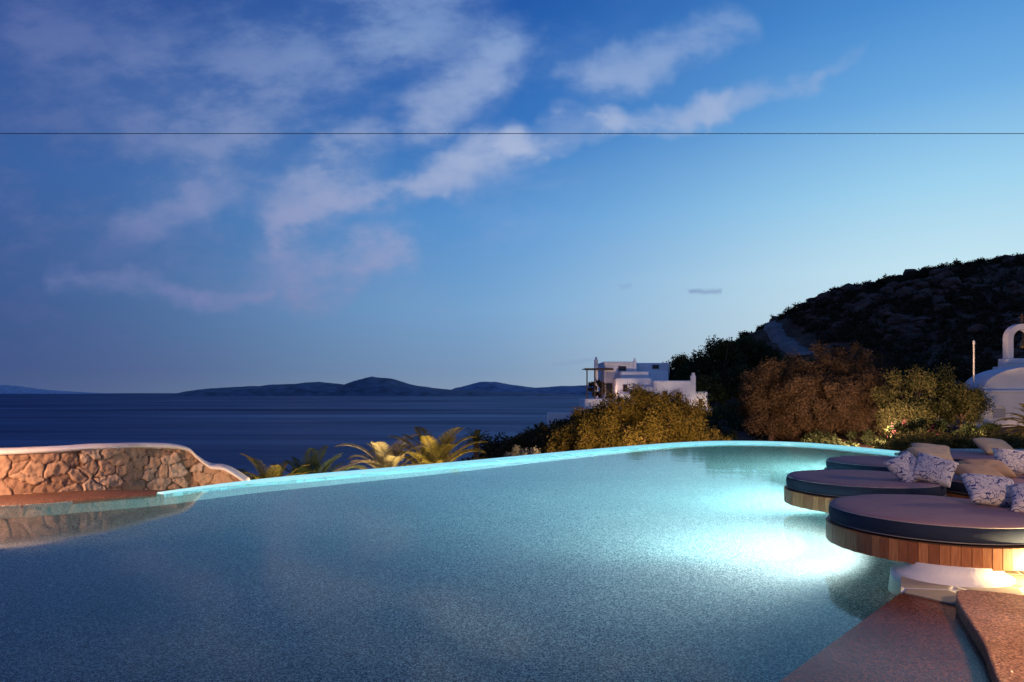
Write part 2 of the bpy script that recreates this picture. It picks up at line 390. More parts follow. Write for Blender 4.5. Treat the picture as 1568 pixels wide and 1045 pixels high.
lamp('lounge_lamp',(9.2,8.2,2.3),260,(1,.62,.34),radius=.2)

# ------------------------------------------------------------------ stone wall (left)
wp=[(-15,9.2,.78),(-11,10.0,.77),(-8.25,10.97,.745),(-7.33,12.05,.735),(-6.92,12.95,.69),(-6.5,13.55,.60),(-6.33,13.72,.41),(-6.13,13.85,.21),(-5.85,13.95,.14),(-5.45,14.02,-.13)]
P3=catmull([Vector(a) for a in wp],40)
xs=np.array([p_.x for p_ in P3]);ys=np.array([p_.y for p_ in P3]);zt=np.array([p_.z for p_ in P3])
seg=np.sqrt(np.diff(xs)**2+np.diff(ys)**2); L=np.concatenate([[0],np.cumsum(seg)])
NX=1000; s_=np.linspace(0,L[-1],NX); X=np.interp(s_,L,xs);Y=np.interp(s_,L,ys);Z=np.interp(s_,L,zt)
TX=np.gradient(X,s_);TY=np.gradient(Y,s_); nl=np.hypot(TX,TY);TX/=nl;TY/=nl
NXn,NYn=TY,-TX
NZ=90; zz=np.linspace(-1.0,.80,NZ)
cells=[]
sp=.36
for i in range(int(L[-1]/sp)+2):
    for j in range(8):
        if rng.random()<.12: continue
        cells.append((i*sp+(j%2)*sp/2+rng.uniform(-.15,.15),-1.0+j*.235+rng.uniform(-.09,.09),rng.random()))
        if rng.random()<.25: cells.append((i*sp+rng.uniform(-.18,.18),-1.0+j*.235+rng.uniform(-.12,.12),rng.random()))
cells=np.array(cells)
SG,ZG=np.meshgrid(s_,zz,indexing='ij')
wx=np.array([[noise.fractal(Vector((a*4,b*4,0)),1,2,3) for b in zz] for a in s_[::2]]); wx=np.repeat(wx,2,0)[:NX]
Sg=SG+wx*.07; Zg=ZG+np.roll(wx,17,0)*.06
f1=np.full(SG.shape,9.);f2=np.full(SG.shape,9.);idc=np.zeros(SG.shape)
for cx_,cz_,r_ in cells:
    dd=np.sqrt(((Sg-cx_)/1.25)**2+((Zg-cz_)/.85)**2)
    b1=dd<f1; f2=np.where(b1,f1,np.minimum(f2,dd)); idc=np.where(b1,r_,idc); f1=np.where(b1,dd,f1)
edge=np.clip((f2-f1)/.035,0,1)
fine=np.array([[noise.fractal(Vector((a*9,b*9,3)),1,2,5) for b in zz] for a in s_[::2]]); fine=np.repeat(fine,2,0)[:NX]
disp=np.clip(edge,0,1)**.6*(.02+.045*idc)+fine*.022
V=[];cols=[]
for i in range(NX):
    for j in range(NZ):
        z_=min(zz[j],Z[i]-.01)
        V.append((X[i]+NXn[i]*disp[i,j],Y[i]+NYn[i]*disp[i,j],z_)); cols.append((idc[i,j],edge[i,j],0,1))
F=[(i*NZ+j,(i+1)*NZ+j,(i+1)*NZ+j+1,i*NZ+j+1) for i in range(NX-1) for j in range(NZ-1)]
m,t=newmat('dry_stone'); at=t.node('ShaderNodeAttribute',attribute_name='stone'); sep=t.node('ShaderNodeSeparateColor'); t.l.new(at.outputs['Color'],sep.inputs[0])
p=t.pos()
st=t.ramp(sep.outputs[0],[(0,(.26,.15,.095,1)),(.35,(.40,.245,.16,1)),(.7,(.46,.29,.185,1)),(1,(.50,.38,.29,1))])
st=t.mix(t.mr(t.noise(p,10,6,.7),.35,.7,0,.65),st,(.22,.11,.065,1))
col=t.mix(t.mr(sep.outputs[1],.15,.5),(.13,.065,.035,1),st)
principled(t,col,.85,.2,t.bump(t.noise(p,50,5,.7),.8,.015)); stone=m
sw=empty('stone_wall')
o=mesh_obj('stonework',V,F,stone,sw,True)
ca=o.data.color_attributes.new('stone','FLOAT_COLOR','POINT'); ca.data.foreach_set('color',np.array(cols,dtype=np.float32).reshape(-1))
V=[];F=[];k=12
for i in range(0,NX,3):
    for j in range(k):
        a=2*math.pi*j/k
        off=.22*math.cos(a); h_=.06*math.sin(a)
        w_=-.13+off
        wob=noise.noise(Vector((s_[i]*1.5,j*.3,0)))*.016
        V.append((X[i]+NXn[i]*w_,Y[i]+NYn[i]*w_,Z[i]+h_+wob))
M=len(range(0,NX,3))
for i in range(M-1):
    for j in range(k): F.append((i*k+j,i*k+(j+1)%k,(i+1)*k+(j+1)%k,(i+1)*k+j))
F.append(tuple((M-1)*k+j for j in range(k)))
copm=varied('whitewashed_coping',(.56,.47,.43,1),(.74,.66,.62,1),2,.85,.4,18,.015)
mesh_obj('coping',V,F,copm,sw,True)
V=[];F=[]
for i in range(0,NX,3):
    for w_,z_ in((-.30,-1),(-.30,Z[i])): V.append((X[i]+NXn[i]*w_,Y[i]+NYn[i]*w_,z_))
F=[(2*i,2*i+1,2*i+3,2*i+2) for i in range(M-1)]
mesh_obj('back_face',V,F,copm,sw)
V=[];F=[]
A=catmull([Vector(a) for a in[(-13,8.4,.04),(-10.3,9.35,.04),(-7.7,10.27,.04),(-6.8,10.8,.035),(-5.95,11.42,.02)]],6)
B=catmull([Vector(a) for a in[(-15,9.25,.10),(-11,10.05,.09),(-8.25,11.02,.06),(-7.2,12.1,-.02),(-6.5,13.6,-.24)]],6)
for a,b in zip(A,B):
    V+=[(a.x,a.y,-.3),(a.x,a.y,a.z),(b.x,b.y,b.z)]
for i in range(len(A)-1): F+=[(3*i,3*i+1,3*i+4,3*i+3),(3*i+1,3*i+2,3*i+5,3*i+4)]
mesh_obj('pool_ledge',V,F,pebble('ledge_pebble',(.07,.028,.015,1),(.16,.07,.04,1),.7),None,True)

# ------------------------------------------------------------------ sea and islands
m,t=newmat('sea_water'); p=t.pos()
mp=t.node('ShaderNodeMapping'); t.l.new(p,mp.inputs[0]); mp.inputs['Scale'].default_value=(.0012,.006,1)
bands=t.noise(mp.outputs[0],1.,5,.6)
mp2=t.node('ShaderNodeMapping'); t.l.new(p,mp2.inputs[0]); mp2.inputs['Scale'].default_value=(.02,.08,1)
nb=t.bump(t.noise(mp2.outputs[0],1,4,.6),.5,1.5)
df=t.node('ShaderNodeBsdfDiffuse'); t._in(df.inputs[0],t.mix(t.mr(bands,.35,.65),(.010,.020,.068,1),(.03,.058,.145,1)))
gl=t.node('ShaderNodeBsdfGlossy'); gl.inputs['Roughness'].default_value=.32; t._in(gl.inputs[0],(.75,.82,1,1)); t.l.new(nb,gl.inputs['Normal'])
mx=t.node('ShaderNodeMixShader'); t._in(mx.inputs[0],t.mr(bands,.35,.65,.09,.25)); t.l.new(df.outputs[0],mx.inputs[1]); t.l.new(gl.outputs[0],mx.inputs[2]); t.l.new(mx.outputs[0],t.outn.inputs[0])
SL=-30
mesh_obj('sea',[(-90000,-2000,SL),(90000,-2000,SL),(90000,90000,SL),(-90000,90000,SL)],[(0,1,2,3)],m)
def island(name,prof,D,depth,col,nz=12):
    xs_=[(a-784)/1045*D for a,b in prof]; hs=[(602-b)*D/1045+H-SL for a,b in prof]
    NXi=400;NYi=24;V=[]
    for i in range(NXi):
        x_=xs_[0]+(xs_[-1]-xs_[0])*i/(NXi-1); h_=np.interp(x_,xs_,hs)
        for j in range(NYi):
            s=j/(NYi-1); env=math.sin(math.pi*min(1,s*1.0))**.8
            nz_=noise.fractal(Vector((x_/300,s*depth/300,D)),1,2,6)
            V.append((x_,D+(s-.5)*depth,SL-2+max(0,h_)*env*(1+.12*nz_*(1-env*.6))+env*nz_*nz*.4*min(1,h_/40)))
    F=[(i*NYi+j,(i+1)*NYi+j,(i+1)*NYi+j+1,i*NYi+j+1) for i in range(NXi-1) for j in range(NYi-1)]
    mm=varied(name+'_rock_haze',tuple(v*.65 for v in col)+(1,),tuple(v*1.5 for v in col)+(1,),.008,.9,.3,.02,10)  # distance haze painted into the base colour as a bluish tone
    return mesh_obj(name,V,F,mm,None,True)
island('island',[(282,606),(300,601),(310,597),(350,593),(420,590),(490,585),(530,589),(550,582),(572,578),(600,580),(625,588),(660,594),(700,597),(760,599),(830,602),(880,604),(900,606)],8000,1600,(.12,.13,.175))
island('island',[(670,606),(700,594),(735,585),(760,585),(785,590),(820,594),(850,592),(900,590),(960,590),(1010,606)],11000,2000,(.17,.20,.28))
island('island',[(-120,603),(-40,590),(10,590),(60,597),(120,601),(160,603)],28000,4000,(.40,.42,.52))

# ------------------------------------------------------------------ terrain
CP=[(-30,8,-4),(-12,16,-3),(-5,25,-4),(2,24,-3),(-15,40,-11),(-40,30,-20),(-60,60,-36),(-22,70,-34),(-60,150,-38),(-10,110,-34),(-60,-20,-10),(0,-20,-3),(60,-20,0),(150,-20,8),(250,0,25),
(-2,60,-4.3),(4,70,-3.),(4,80,-3),(9,80,-1.4),(20,80,-1.2),(26,76,-1.2),(-3.5,50,-4.6),(-8,62,-12),(-8,80,-18),(0,95,-14),(10,105,-12),(20,115,-10),(10,150,-34),(35,160,-6),(30,200,-25),
(6,40,-3.),(15,35,-2.2),(20,28,-1.2),(25,45,-1.2),(16,55,-2),(30,60,-.8),(30,45,-.6),(45,45,.0),(40,25,-.2),(60,45,1.5),
(30,95,1),(33,110,5),(28,110,1),(48,115,8.3),(52,133,12.5),(42,100,3),(45,80,3),(60,85,6),(80,80,9),
(50,150,13.5),(59,155,17),(65.5,150,21),(74.4,145,23.8),(85,140,25.4),(92,140,27.6),(105,140,29),(130,140,31),(200,140,44),(65,115,13.5),(80,115,18),(100,112,20),(130,100,22),(60,200,8),(85,200,15),(110,220,20),(200,230,30),(260,260,30),(55,175,12)]
cp=np.array(CP,float)
def phi(r): return np.sqrt(r*r+4)
A_=phi(np.hypot(cp[:,None,0]-cp[None,:,0],cp[:,None,1]-cp[None,:,1])); n_=len(cp)
Mx=np.zeros((n_+1,n_+1)); Mx[:n_,:n_]=A_; Mx[n_,:n_]=1; Mx[:n_,n_]=1
sol=np.linalg.solve(Mx,np.concatenate([cp[:,2],[0]]))
def th(x_,y_):
    x_=np.asarray(x_,float);y_=np.asarray(y_,float)
    r=phi(np.hypot(x_[...,None]-cp[:,0],y_[...,None]-cp[:,1])); return r@sol[:n_]+sol[n_]
def tz(x_,y_):
    b=float(th(x_,y_)); a=min(1,max(0,(y_-60)/60))
    return b+a*(noise.fractal(Vector((x_/9,y_/9,0)),1,2.1,5))*1.1+(1-a)*.25*noise.noise(Vector((x_/4,y_/4,1)))
gx=np.arange(-60,262,1.25);gy=np.arange(-20,262,1.25)
V=[(a,b,tz(a,b) if not(-14<a<40 and b<24) else min(-1.6,tz(a,b))) for a in gx for b in gy]
ny=len(gy)
F=[(i*ny+j,(i+1)*ny+j,(i+1)*ny+j+1,i*ny+j+1) for i in range(len(gx)-1) for j in range(ny-1)]
m,t=newmat('hillside_ground'); p=t.pos()
a=t.noise(p,.22,6,.7); b=t.noise(p,1.3,5,.7)
col=t.ramp(a,[(.3,(.065,.036,.022,1)),(.5,(.16,.085,.058,1)),(.68,(.26,.15,.10,1))])
col=t.mix(t.mr(b,.42,.62,0,.7),col,(.05,.036,.02,1))
principled(t,col,.95,.1,t.bump(b,1,.6)); hillm=m
mesh_obj('hillside_terrain',V,F,hillm,None,True)
rp=catmull([(61,160),(58,152),(54.5,142),(52.5,132),(50,120),(48.5,112)],12)
V=[];F=[]
for i,q in enumerate(rp):
    a=rp[max(i-1,0)];b=rp[min(i+1,len(rp)-1)];T=(b-a).normalized()
    for w_ in(-1.9,-1.7,0,1.7,1.9): 
        X_=q.x-T.y*w_;Y_=q.y+T.x*w_
        V.append((X_,Y_,tz(X_,Y_)*.5+tz(q.x,q.y)*.5+(.22 if abs(w_)<1.8 else -.5)))
for i in range(len(rp)-1):
    for j in range(4): F.append((i*5+j,i*5+j+1,i*5+j+6,i*5+j+5))
mesh_obj('hill_road',V,F,varied('dirt_road',(.14,.11,.10,1),(.24,.19,.17,1),.5,.9),None,True)
ico=bmesh.new(); bmesh.ops.create_icosphere(ico,subdivisions=2,radius=1); iv=np.array([v_.co[:] for v_ in ico.verts]); ifc=np.array([[v_.index for v_ in f.verts] for f in ico.faces]); ico.free()
tmpl=[]
for k_ in range(6):
    s=np.array([1+.45*noise.noise(Vector(v_)*1.3+Vector((k_*9,0,0)))+.2*noise.noise(Vector(v_)*3+Vector((k_*9,0,0))) for v_ in iv]); tmpl.append(iv*s[:,None])
AV=[];AF=[];off=0
cnt=0
while cnt<1500:
    x_=rng.uniform(35,125);y_=rng.uniform(75,160)
    if noise.noise(Vector((x_/14,y_/14,5)))<rng.uniform(-.3,.4): continue
    if abs(x_-52)<6 and y_<160: continue
    s=rng.uniform(.2,1.0)**2*1.5+.12; z_=tz(x_,y_)
    v_=tmpl[rng.integers(6)]*np.array([s*rng.uniform(.8,1.4),s*rng.uniform(.8,1.3),s*rng.uniform(.5,.9)])
    a=rng.uniform(0,6.28); R=np.array([[math.cos(a),-math.sin(a),0],[math.sin(a),math.cos(a),0],[0,0,1]])
    AV.append(v_@R+np.array([x_,y_,z_+s*.1])); AF.append(ifc+off); off+=len(iv); cnt+=1
mesh_obj('hill_rocks',np.concatenate(AV).tolist(),np.concatenate(AF).tolist(),varied('granite',(.07,.038,.028,1),(.18,.10,.075,1),.7,.95,.6,3,.2,.1))

# ------------------------------------------------------------------ foliage
def leaves(centers,radii,n,size,aspect=.5,shell=.5,squash=1.0):
    k=len(centers); w=radii**2; idx=rng.choice(k,n,p=w/w.sum())
    dv=rng.normal(size=(n,3)); dv/=np.linalg.norm(dv,axis=1)[:,None]
    rr=radii[idx]*(shell+(1-shell)*rng.random(n))*(1+.15*rng.normal(size=n))
    c=centers[idx]+dv*rr[:,None]*np.array([1,1,squash])
    a=rng.normal(size=(n,3)); a/=np.linalg.norm(a,axis=1)[:,None]
    b=np.cross(a,rng.normal(size=(n,3))); b/=np.linalg.norm(b,axis=1)[:,None]
    s=(size*rng.uniform(.6,1.4,n))[:,None]
    a=a*s; b=b*s*aspect
    return np.stack([c-a,c-b*.9,c+a,c+b*.9],1)
def crown(center,rad,nclump,cr,upper=-.35):
    P=[];Rr=[]
    while len(P)<nclump:
        dv=rng.normal(size=3);dv/=np.linalg.norm(dv)
        if dv[2]<upper: continue
        f=rng.uniform(.45,1.0)**.6*(1+.12*noise.noise(Vector(dv*2.2)+Vector(center)))
        P.append(np.array(center)+dv*np.array(rad)*f); Rr.append(cr*rng.uniform(.6,1.35))
    return np.array(P),np.array(Rr)
bark=varied('bark',(.06,.04,.03,1),(.13,.09,.065,1),4,.9,.6,20,.03)
def limb(V,F,p0,p1,r0,r1,seg=7):
    p0=Vector(p0);p1=Vector(p1);dirv=(p1-p0).normalized(); q=dirv.to_track_quat('Z','Y'); b=len(V); K=5
    for kk in range(K):
        f=kk/(K-1); c=p0.lerp(p1,f)+Vector((noise.noise(p0+Vector((f*3,0,0))),noise.noise(p1+Vector((0,f*3,0))),0))*.25*math.sin(math.pi*f)*(p1-p0).length*.3
        r=r0+(r1-r0)*f
        for i in range(seg):
            a=2*math.pi*i/seg; V.append(tuple(c+q@Vector((r*math.cos(a),r*math.sin(a),0))))
    for kk in range(K-1):
        for i in range(seg): F.append((b+kk*seg+i,b+kk*seg+(i+1)%seg,b+(kk+1)*seg+(i+1)%seg,b+(kk+1)*seg+i))
def tree(name,x_,y_,zg,center,rad,mat,nclump=60,cr=.8,nl=16000,leaf=.12,trunk=.25,upper=-.35,shell=.3,aspect=.5):
    e_=empty(name)
    P,Rr=crown(center,rad,nclump,cr,upper)
    quads_obj('crown',leaves(P,Rr,nl,leaf,aspect,shell),mat,e_)
    V=[];F=[]; fork=Vector((x_,y_,zg+(center[2]-zg)*.45))
    limb(V,F,(x_,y_,zg-.5),fork,trunk,trunk*.7)
    for i in rng.choice(len(P),min(14,len(P)),replace=False): limb(V,F,fork,P[i],trunk*.45,.03,6)
    mesh_obj('trunk',V,F,bark,e_,True); return e_
lf_dark=leafmat('pine_foliage',(.028,.04,.02,1),(.06,.08,.036,1),(.08,.095,.045,1))
lf_scrub=leafmat('scrub_foliage',(.034,.03,.015,1),(.07,.058,.032,1),(.11,.08,.05,1))
lf_warm=leafmat('shrub_foliage',(.06,.056,.016,1),(.13,.105,.034,1),(.19,.15,.055,1))
lf_brown=leafmat('tamarisk_foliage',(.06,.045,.028,1),(.12,.085,.055,1),(.16,.115,.075,1))
lf_olive=leafmat('olive_foliage',(.04,.05,.02,1),(.09,.09,.04,1),(.15,.13,.06,1))
lf_pink=leafmat('bougainvillea_flowers',(.08,.015,.03,1),(.2,.04,.09,1),(.25,.09,.14,1))
lf_silver=leafmat('silver_foliage',(.12,.14,.13,1),(.28,.30,.27,1),(.4,.42,.4,1))
tree('round_shrub',7.6,40.5,-3,(7.6,40.5,-1.85),(5.0,3.6,3.7),lf_warm,170,.58,70000,.085,.25,-.3,.35,.35)
tree('round_shrub',4.2,38.5,-3,(4.0,38.7,-2.5),(2.7,2.2,2.4),lf_warm,60,.5,20000,.08,.2,-.3,.35,.35)
for (x_,y_,ztop,r_) in [(21.8,88,6.3,2.6),(24.5,90,7.0,3.0),(27.6,90,8.5,3.2),(31.3,92,9.1,3.6),(35.0,93,7.2,3.6),(28,84,4.5,3.2),(23.5,83,3.6,2.5),(32,83,4,3.5),(38,90,6,3.5)]:
    zg=tz(x_,y_); hh=ztop-zg; cz=zg+hh*.55
    tree('pine_tree',x_,y_,zg,(x_,y_,cz),(r_,r_*.9,hh*.45),lf_dark,55,.85,9000,.16,.25,-.5,.3)
for (x_,y_,zt_,rx) in [(19.6,50,4.3,3.0),(22.6,50.5,4.9,3.2),(25.6,51.5,5.1,3.2),(27.6,53,4.3,2.4),(21.2,47.5,3.0,3.0),(24.6,47.5,3.0,2.8),(18.6,49,2.4,1.8)]:
    zg=tz(x_,y_); cz=(zt_+zg)/2+.1
    tree('tamarisk_tree',x_,y_,zg,(x_,y_,cz),(rx,rx*.8,(zt_-cz)*1.0),lf_brown,110,.58,30000,.085,.25,-.95,.25,.3)
for (x_,y_,zt_,rx) in [(25.1,43,3.0,1.9),(27.2,44,3.2,1.9),(23.9,41.5,1.2,1.2),(28.3,43,2.0,1.4)]:
    zg=tz(x_,y_); cz=(zt_+zg)/2+.2
    tree('olive_tree',x_,y_,zg,(x_,y_,cz),(rx,rx*.8,(zt_-cz)*.98),lf_olive,60,.5,14000,.08,.16,-.9,.25,.4)
P,Rr=crown((21.3,36,-.5),(1.5,.8,.8),26,.3,-.9); bg_=empty('bougainvillea'); quads_obj('flowers',leaves(P,Rr,2600,.05,.7,.2),lf_pink,bg_)
P,Rr=crown((21.4,36.0,-.55),(1.8,.9,.9),26,.3,-.9); quads_obj('leaves',leaves(P,Rr,7000,.06,.7,.2),lf_dark,bg_)
P,Rr=crown((.55,33,-1.5),(.85,.7,.65),22,.22,-.9); quads_obj('silver_bush',leaves(P,Rr,6000,.04,.4,.2),lf_silver)
def scatter(name,n,xr,yr,smin,smax,mat,per,leaf,zoff=.1,keep=None,zfix=None):
    Cn=[];Rn=[]
    c_=0;tries=0
    while c_<n and tries<n*30:
        tries+=1
        x_=rng.uniform(*xr);y_=rng.uniform(*yr)
        if keep and not keep(x_,y_): continue
        s=smin+(smax-smin)*rng.random()**2; z_=tz(x_,y_) if zfix is None else zfix
        for k_ in range(4):
            Cn.append((x_+rng.normal()*s*.45,y_+rng.normal()*s*.45,z_+s*rng.uniform(.05,.6)+zoff)); Rn.append(s*rng.uniform(.35,.6))
        c_+=1
    quads_obj(name,leaves(np.array(Cn),np.array(Rn),n*per,leaf,.6,.3),mat)
scatter('hill_scrub',4600,(32,125),(72,162),.5,1.6,lf_scrub,40,.2,keep=lambda a,b: not(abs(a-52-(b-130)*.18)<3.2 and b>100) and noise.noise(Vector((a/10,b/10,2)))>-.4)
scatter('ridge_scrub',110,(60,120),(138,152),.8,1.9,lf_scrub,150,.2)
sh=lambda a,b: (a> -4+ (b-45)*.12)
scatter('coastal_scrub',360,(-6,14),(42,82),.6,1.5,lf_scrub,170,.13,keep=sh)
scatter('coastal_scrub',170,(-5,10),(34,60),.4,1.3,lf_olive,200,.09,keep=sh)
scatter('garden_hedge',160,(14,34),(52,78),.7,1.7,lf_dark,200,.13)
scatter('garden_hedge',80,(10,30),(30,46),.3,.9,lf_dark,260,.09,keep=lambda a,b:a/b>.3 and a/b<.7)
scatter('flower_border',70,(12.5,22),(20.5,27),.3,.75,lf_olive,420,.05,0,keep=lambda a,b:a/b>.56 and a/b<.9,zfix=-.35)
scatter('flower_border',50,(16,26),(27,36),.5,1.0,lf_olive,420,.06,0,keep=lambda a,b:a/b>.56 and a/b<.85,zfix=-.9)
for (px_,py_,D,r_) in [(1436,408,139,2.0),(1325,438,144,1.4),(1500,399,140,1.6),(1535,398,140,1.9),(1460,412,140,1.5),(1255,458,148,1.5),(1170,500,150,1.2)]:
    x_=(px_-784)/1045*D; zt_=H+(602-py_)*D/1045; zg=tz(x_,D)
    tree('olive_tree',x_,D,min(zg,zt_-2),(x_,D,zt_-r_*.75),(r_*1.3,r_,r_*.75),lf_scrub,26,.6,4500,.16,.15,-.6)
lf_palm=leafmat('palm_fronds',(.12,.12,.03,1),(.26,.21,.06,1),(.38,.29,.10,1),.5,.3)
lf_palmp=leafmat('pale_palm_fronds',(.30,.27,.15,1),(.46,.41,.25,1),(.55,.49,.33,1),.5,.3)
lf_palmd=leafmat('dark_palm_fronds',(.03,.05,.025,1),(.06,.08,.04,1),None,.5,.2)
def palm(x_,y_,zc,Rl,mat,zg,nf=30,seed=0,minel=-5,nleaf=112,droop=1.0,wk=1.,ld=.15):
    e_=empty('palm_tree'); Q=[]; r_=random.Random(seed)
    for f in range(nf):
        az_=2*math.pi*(f*.381966)+r_.uniform(-.15,.15); el=math.radians(minel+ (85-minel)*(f/nf)**.9); Lf=Rl*r_.uniform(.85,1.15)
        pts=[];pos_=Vector((x_,y_,zc)); K=14; ang=el
        for k_ in range(K+1):
            pts.append(pos_.copy()); dr=Vector((math.cos(az_)*math.cos(ang),math.sin(az_)*math.cos(ang),math.sin(ang)))
            pos_=pos_+dr*Lf/K; ang-=math.radians(r_.uniform(5,8.)*droop)*(.35+k_/K*1.1)
        limbw=.02
        for k_ in range(K):
            a=pts[k_];b=pts[k_+1];T=(b-a).normalized(); Sd=T.cross(Vector((0,0,1))).normalized(); U=Sd.cross(T)
            w0=limbw*(1-k_/K)+.003; w1=limbw*(1-(k_+1)/K)+.003
            Q.append([a-Sd*w0,b-Sd*w1,b+Sd*w1,a+Sd*w0]); Q.append([a-U*w0,b-U*w1,b+U*w1,a+U*w0])
            nn_=nleaf//K
            for q_ in range(nn_):
                f_=(k_+q_/nn_)/K
                if f_<.12: continue
                o_=a.lerp(b,q_/nn_); ll=Lf*.22*math.sin(math.pi*min(1,f_*.82+.16))**.7
                for s in(-1,1):
                    dl=(Sd*s*.72+T*.7+U*.30+Vector((r_.uniform(-.08,.08),r_.uniform(-.08,.08),r_.uniform(-.14,.05)))).normalized()
                    tip=o_+dl*ll+Vector((0,0,-ll*ld)); mid=o_+dl*ll*.4
                    wd=(T*.8+U*.4)*.0105*wk*Rl/1.6
                    Q.append([o_,mid-wd,tip,mid+wd])
    quads_obj('fronds',np.array([[list(v_) for v_ in q_] for q_ in Q]),mat,e_)
    V=[];F=[];K=24;sg=12
    for k_ in range(K):
        z_=zg+(zc-zg)*k_/(K-1); r0=Rl*.10*(1+.12*(k_%2))+Rl*.05*(k_/(K-1))
        for i in range(sg):
            a=2*math.pi*i/sg; V.append((x_+r0*math.cos(a),y_+r0*math.sin(a),z_))
    for k_ in range(K-1):
        for i in range(sg): F.append((k_*sg+i,k_*sg+(i+1)%sg,(k_+1)*sg+(i+1)%sg,(k_+1)*sg+i))
    mesh_obj('trunk',V,F,bark,e_)
palm(-2.4,21,-1.05,2.1,lf_palm,-3.5,19,1,38,112,.85,1,.1)
palm(-3.75,20.6,-1.0,1.95,lf_palmp,-3.5,17,2,22,112,1.15,1,.15)
palm(-5.75,16.4,-.95,1.35,lf_palm,-3.3,13,3,42,98,.8,1,.12)
palm(-5.2,17.6,-1.05,1.5,lf_palmd,-3.3,12,8,50,98,.7,1,.12)
palm(-6.8,17.6,-1.1,1.25,lf_palmd,-3.3,16,4,15,84)
palm(-2.4,46,-1.7,1.3,lf_palmd,-5,26,5,nleaf=56,wk=2)
palm(24.2,31.5,-.1,1.7,lf_palm,-1,30,6,nleaf=70,wk=1.6)
palm(22.3,30.5,-1.1,1.1,lf_palm,-2,24,7,nleaf=70,wk=1.6)

# ------------------------------------------------------------------ white house
whitew=varied('whitewash',(.66,.64,.66,1),(.80,.77,.78,1),.6,.85,.3,6,.03)
glassd=varied('window_glass',(.015,.018,.025,1),(.03,.03,.04,1),1,.15,.05,2,.01)
woodd=varied('dark_timber',(.06,.035,.02,1),(.11,.065,.04,1),3,.7)
def box(name,x0,x1,y0,y1,z0,z1,mat,parent,bev=.0,seg=3):
    bm=bmesh.new(); bmesh.ops.create_cube(bm,size=1)
    for v_ in bm.verts: v_.co=Vector((x0+(v_.co.x+.5)*(x1-x0),y0+(v_.co.y+.5)*(y1-y0),z0+(v_.co.z+.5)*(z1-z0)))
    if bev: bmesh.ops.bevel(bm,geom=list(bm.edges),offset=bev,segments=seg,profile=.5,affect='EDGES')
    me=bpy.data.meshes.new(name); bm.to_mesh(me); bm.free(); o=bpy.data.objects.new(name,me); C.objects.link(o); me.materials.append(mat); o.parent=parent; return o
hs=empty('white_house')
def hb(name,a,b,top,bot,y0,y1,mat=whitew,bev=.16):
    k_=y0/1045
    return box(name,(a-784)*k_,(b-784)*k_,y0,y1,H-(bot-602)*k_,H-(top-602)*k_,mat,hs,bev)
hb('upper_block',925,975,556,640,84,91); hb('upper_block_right',973,1026,556,640,87,93)
hb('parapet',924.5,975.5,554,558,83.9,91.1,whitew,.08)
hb('middle_block',943,1001,579,640,81.5,86); hb('middle_top',950,994,569,600,82.8,86.2); hb('small_tier',985,1024,568,600,85,88)
hb('front_block',1001,1066,583,650,80,86); hb('right_annex',1064,1084,600,650,80.6,85)
hb('terrace_wall',895,944,611,640,79.6,86,whitew,.12); hb('low_wall',880,1003,627,650,79,80.5,whitew,.1)
hb('stair_wall',973,1002,592,640,80.6,83)
hb('lower_tier',948,985,603,640,79.3,82,whitew,.12)
hb('lower_terrace',1040,1092,626,655,77.5,79.6,whitew,.12)
hb('lower_terrace',1086,1112,636,660,76.5,78.5,whitew,.12)
hb('garden_wall',838,897,632,660,80,80.6,whitew,.1); hb('garden_wall',862,905,640,660,77,77.5,whitew,.1)
hb('garden_wall',1066,1125,645,665,75,75.5,whitew,.1)
def chimney(px_,top,bot,y_,w=2.6):
    hb('chimney',px_-w,px_+w,top+4,bot,y_,y_+.45,whitew,.05); hb('chimney_cap',px_-w*.6,px_+w*.6,top,top+4.2,y_+.08,y_+.37,whitew,.06)
chimney(913,547,612,83,2.8); chimney(972,549,575,83.8,2.2); chimney(1062,571,600,79.9,3.6); chimney(1047,590,600,79.7,2)
def opening(a,b,top,bot,y_):
    hb('window_glass',a,b,top,bot,y_-.02,y_+.1,glassd,0)
    hb('frame_l',a-.9,a,top-.9,bot,y_-.06,y_+.1,woodd,0); hb('frame_r',b,b+.9,top-.9,bot,y_-.06,y_+.1,woodd,0); hb('lintel',a,b,top-.9,top,y_-.06,y_+.1,woodd,0)
opening(929,937,588,611,83.95); opening(955,960,590,600,81.45); opening(1016,1021,600,612,79.95); opening(1036,1042,602,626,79.95); opening(1071,1075,612,628,80.55); opening(948,958,562,568,83.95);opening(1000,1008,560,565,86.95); opening(984,989,600,612,80.55)
for a in(899,911,922): hb('pergola_post',a-.8,a+.8,567,612,80,80.25,woodd,0); 
for a in(899,922): hb('pergola_post',a-.8,a+.8,567,612,83.5,83.75,woodd,0)
hb('pergola_beam',896,940,565,567.2,79.95,80.15,woodd,0); hb('pergola_beam',896,940,565,567.2,83.6,83.8,woodd,0)
for i in range(12): hb('rafter',897+i*3.7,898+i*3.7,563.8,565,79.6,84,woodd,0)
P,Rr=crown((131*80/1045,81.5,2.1),(1.1,1,1.0),22,.3,-.9); quads_obj('terrace_plants',leaves(P,Rr,3500,.1,.6,.2),lf_brown)
lamp('house_lamp',(294*79.6/1045,79.4,0),60,(1,.7,.4),radius=.05)
lamp('house_lamp.001',(151*81/1045,81,1.9),60,(1,.6,.4),radius=.05)

